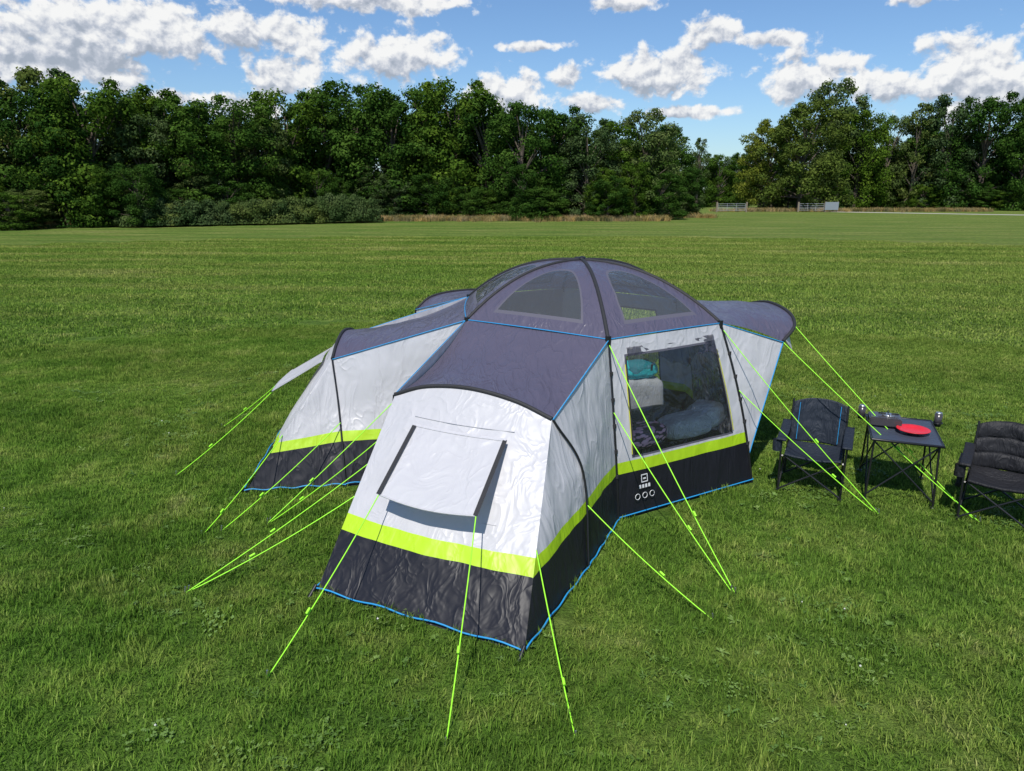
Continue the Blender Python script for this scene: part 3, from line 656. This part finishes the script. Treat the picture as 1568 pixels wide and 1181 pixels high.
for i in range(26):
    s=.18+.035*i; put(tr_,'distant_tree',pool[random.randrange(3)],s*175,175+random.uniform(-5,5),1.5,random.uniform(.85,1.05),random.uniform(0,6.28))
oak=empty('oak_tree'); put(oak,'crown_and_trunk',pool[4],.385*113,112,1.75,1.56,2.0)
bh=tree_mesh('bramble_mound',1.6,1.7,26,260,.12,M_leafC,9,base=.15,lr=(.4,.7),trunk=False)
hd=empty('bramble_hedge')
for i in range(17):
    s=-.47+.0175*i; Y=67+.62*i*.9; put(hd,'mound',bh,s*Y,Y-4.6,random.uniform(1.0,1.3),random.uniform(1.0,1.5)*(1.35 if i>12 else 1),random.uniform(0,6.28))
m_dry=leafmat('dry_grass',(.20,.17,.07),(.32,.25,.13),(.42,.30,.18))
cd=bpy.data.collections.new('dry_tufts')
for i in range(3): proto(cd,f'd{i}_dry',*blades(.35,60,.25,.6,.03,300+i,True,False),[m_dry])
xs=[];ys=[]
for i in range(3600):
    s=rng.uniform(-.75,.62); Yb=(58+ (s+.8)*36 if s<-.2 else 79) if s<.2 else (88 if s<.26 else 113)
    if s>.2 and s<.3 and rng.random()<.7: continue
    xs.append(s*Yb);ys.append(Yb-3.5+rng.normal(0,1.0)-(0 if s<.2 else 1))
n=len(xs); scatter('dry_grass_fringe',np.stack([xs,ys,np.zeros(n)],1),rng.uniform(0,6.28,n),rng.uniform(.6,1.2,n),rng.integers(0,3,n),cd,.1)
m_tr,nt,b=mat('gravel_track'); g=N(nt,'ShaderNodeNewGeometry'); nt.links.new(ramp(nt,noise_n(nt,g.outputs['Position'],1.2,5,.7),[(.3,(.30,.28,.24)),(.7,(.48,.45,.39))]),b.inputs['Base Color']); b.inputs['Roughness'].default_value=.95
tp_=[(43,109),(52,102),(62,94),(78,84),(110,70),(150,58)]
vs=[];fs=[]
for i,(x,y) in enumerate(tp_): vs+=[(x,y-1.8,.012),(x+.3,y+1.8,.012)]
for i in range(len(tp_)-1): fs.append((2*i,2*i+2,2*i+3,2*i+1))
me=bpy.data.meshes.new('gravel_track'); me.from_pydata(vs,[],fs); me.materials.append(m_tr); link(bpy.data.objects.new('gravel_track',me))
M_galv=simple('galvanised_steel',(.45,.46,.48),.4,.3); M_wood=simple('weathered_post',(.22,.18,.13),.9)
def gate(x,y,rz,w=3.4):
    e=empty('field_gate',(x,y,0),rz)
    for i,z in enumerate((.25,.45,.65,.88,1.15)): tube('rail',[V((-w/2,0,z)),V((w/2,0,z))],.022,M_galv,e)
    for t in (-.5,-.17,.17,.5): tube('stile',[V((t*w,0,.2)),V((t*w,0,1.2))],.022,M_galv,e)
    for sx in (-1,1): box('gate_post',(sx*(w/2+.18),0,.7),(.2,.2,1.4),M_wood,e,.02)
    return e
gate(.297*105,105,.1,4.0); gate(.405*106,106,-.05,3.4)
M_board=simple('grey_board',(.22,.25,.28),.6)
sg=empty('notice_board',(.432*105,105,0),.1); box('board',(0,0,.85),(2.0,.06,1.1),M_board,sg,.01)
for sx in (-1,1): box('post',(sx*.9,.08,.75),(.1,.1,1.5),M_wood,sg,.01)

# ================================================================ SKY + SUN
elev=R(56); saz=R(198)
sd=V((math.sin(saz)*math.cos(elev),math.cos(saz)*math.cos(elev),math.sin(elev)))
sun=bpy.data.lights.new('sun','SUN'); sun.energy=4.9; sun.angle=R(.53); sun.color=(1,.955,.88)
so=bpy.data.objects.new('sun',sun); so.rotation_euler=sd.to_track_quat('Z','Y').to_euler(); link(so)
w=bpy.data.worlds.new('World'); sc.world=w; w.use_nodes=True; nt=w.node_tree; bg=nt.nodes['Background']
try: w.cycles.sampling_method='MANUAL'; w.cycles.sample_map_resolution=512
except Exception: pass
sky=N(nt,'ShaderNodeTexSky',sky_type='NISHITA'); sky.sun_disc=False; sky.sun_elevation=elev; sky.sun_rotation=saz; sky.air_density=1.0; sky.dust_density=.4; sky.ozone_density=2.0
CL=[(-.48,.185,.22,.042),(-.55,.150,.15,.040),(-.33,.19,.11,.026),(-.29,.140,.042,.028),(-.41,.110,.05,.012),(-.19,.228,.15,.016),(-.144,.171,.085,.036),(-.334,.103,.045,.015),(-.012,.128,.068,.030),(.072,.146,.034,.016),(.03,.178,.045,.008),(.105,.112,.050,.014),(.179,.150,.092,.030),(.249,.191,.040,.024),(.215,.098,.070,.009),(.140,.224,.06,.010),(.366,.140,.065,.030),(.319,.178,.05,.010),(.458,.125,.065,.022),(.534,.134,.08,.044),(.469,.212,.042,.013),(.60,.118,.06,.030),(.85,.17,.15,.05),(-.8,.2,.2,.06)]
tc=N(nt,'ShaderNodeTexCoord'); sp=N(nt,'ShaderNodeSeparateXYZ'); nt.links.new(tc.outputs['Generated'],sp.inputs[0])
az=math_n(nt,'ARCTAN2',sp.outputs[0],sp.outputs[1]); el=math_n(nt,'ARCSINE',sp.outputs[2])
cb=N(nt,'ShaderNodeCombineXYZ'); nt.links.new(az,cb.inputs[0]); nt.links.new(el,cb.inputs[1]); vec=cb.outputs[0]
def vm(op,a,b):
    n=nt.nodes.new('ShaderNodeVectorMath'); n.operation=op
    for i,v in enumerate((a,b)):
        if isinstance(v,tuple): n.inputs[i].default_value=v
        elif v is not None: nt.links.new(v,n.inputs[i])
    return n.outputs[1] if op=='LENGTH' else n.outputs[0]
cur=None; low=None
for (a,e,ww,hh_) in CL:
    p=vm('MULTIPLY',vm('SUBTRACT',vec,(a,e-.25*hh_,0)),(1/ww,1/hh_,0))
    L=vm('LENGTH',p,None); cur=L if cur is None else math_n(nt,'MINIMUM',cur,L)
    L2=vm('LENGTH',vm('ADD',p,(0,.75,0)),None); low=L2 if low is None else math_n(nt,'MINIMUM',low,L2)
mp=N(nt,'ShaderNodeMapping'); mp.inputs['Scale'].default_value=(1,1.15,1); nt.links.new(vec,mp.inputs[0])
f1=noise_n(nt,mp.outputs[0],34,6,.58,.15); f0=noise_n(nt,mp.outputs[0],10,2,.5)
f2=noise_n(nt,vm('ADD',mp.outputs[0],(-.003,.009,0)),34,4,.58,.15)
nz=math_n(nt,'ADD',math_n(nt,'MULTIPLY',math_n(nt,'SUBTRACT',f1,.5),2.5),math_n(nt,'MULTIPLY',math_n(nt,'SUBTRACT',f0,.5),1.2))
dens=math_n(nt,'ADD',math_n(nt,'SUBTRACT',.93,math_n(nt,'MINIMUM',cur,1.8)),nz)
maskn=N(nt,'ShaderNodeMapRange'); maskn.interpolation_type='SMOOTHSTEP'; nt.links.new(dens,maskn.inputs[0]); maskn.inputs[1].default_value=-.12; maskn.inputs[2].default_value=.34
up=math_n(nt,'GREATER_THAN',sp.outputs[2],0)
mask=math_n(nt,'MULTIPLY',math_n(nt,'MULTIPLY',maskn.outputs[0],up),.97)
base=math_n(nt,'MULTIPLY',math_n(nt,'SUBTRACT',1.0,low,clamp=True),1.0)
lit=math_n(nt,'ADD',.90,math_n(nt,'SUBTRACT',math_n(nt,'MULTIPLY',math_n(nt,'SUBTRACT',f1,f2),3.4),math_n(nt,'MULTIPLY',base,.80)),clamp=True)
ccol=ramp(nt,lit,[(0,(3.8,4.3,5.1)),(.35,(5.2,5.6,6.4)),(.65,(7.4,7.6,8.0)),(1,(9.4,9.4,9.3))])
skyc=mix(nt,1,sky.outputs[0],(.86,1.06,1.28),'MULTIPLY')
nt.links.new(mix(nt,mask,skyc,ccol),bg.inputs['Color']); bg.inputs['Strength'].default_value=.10

cam=bpy.data.cameras.new('camera'); cam.sensor_width=36; cam.lens=1100/1568*36; cam.clip_end=3000
co=bpy.data.objects.new('camera',cam); co.location=(0,0,3); co.rotation_euler=(R(90-15.2),0,0); link(co); sc.camera=co
sc.view_settings.view_transform='Standard'; sc.view_settings.look='None'; sc.view_settings.exposure=0
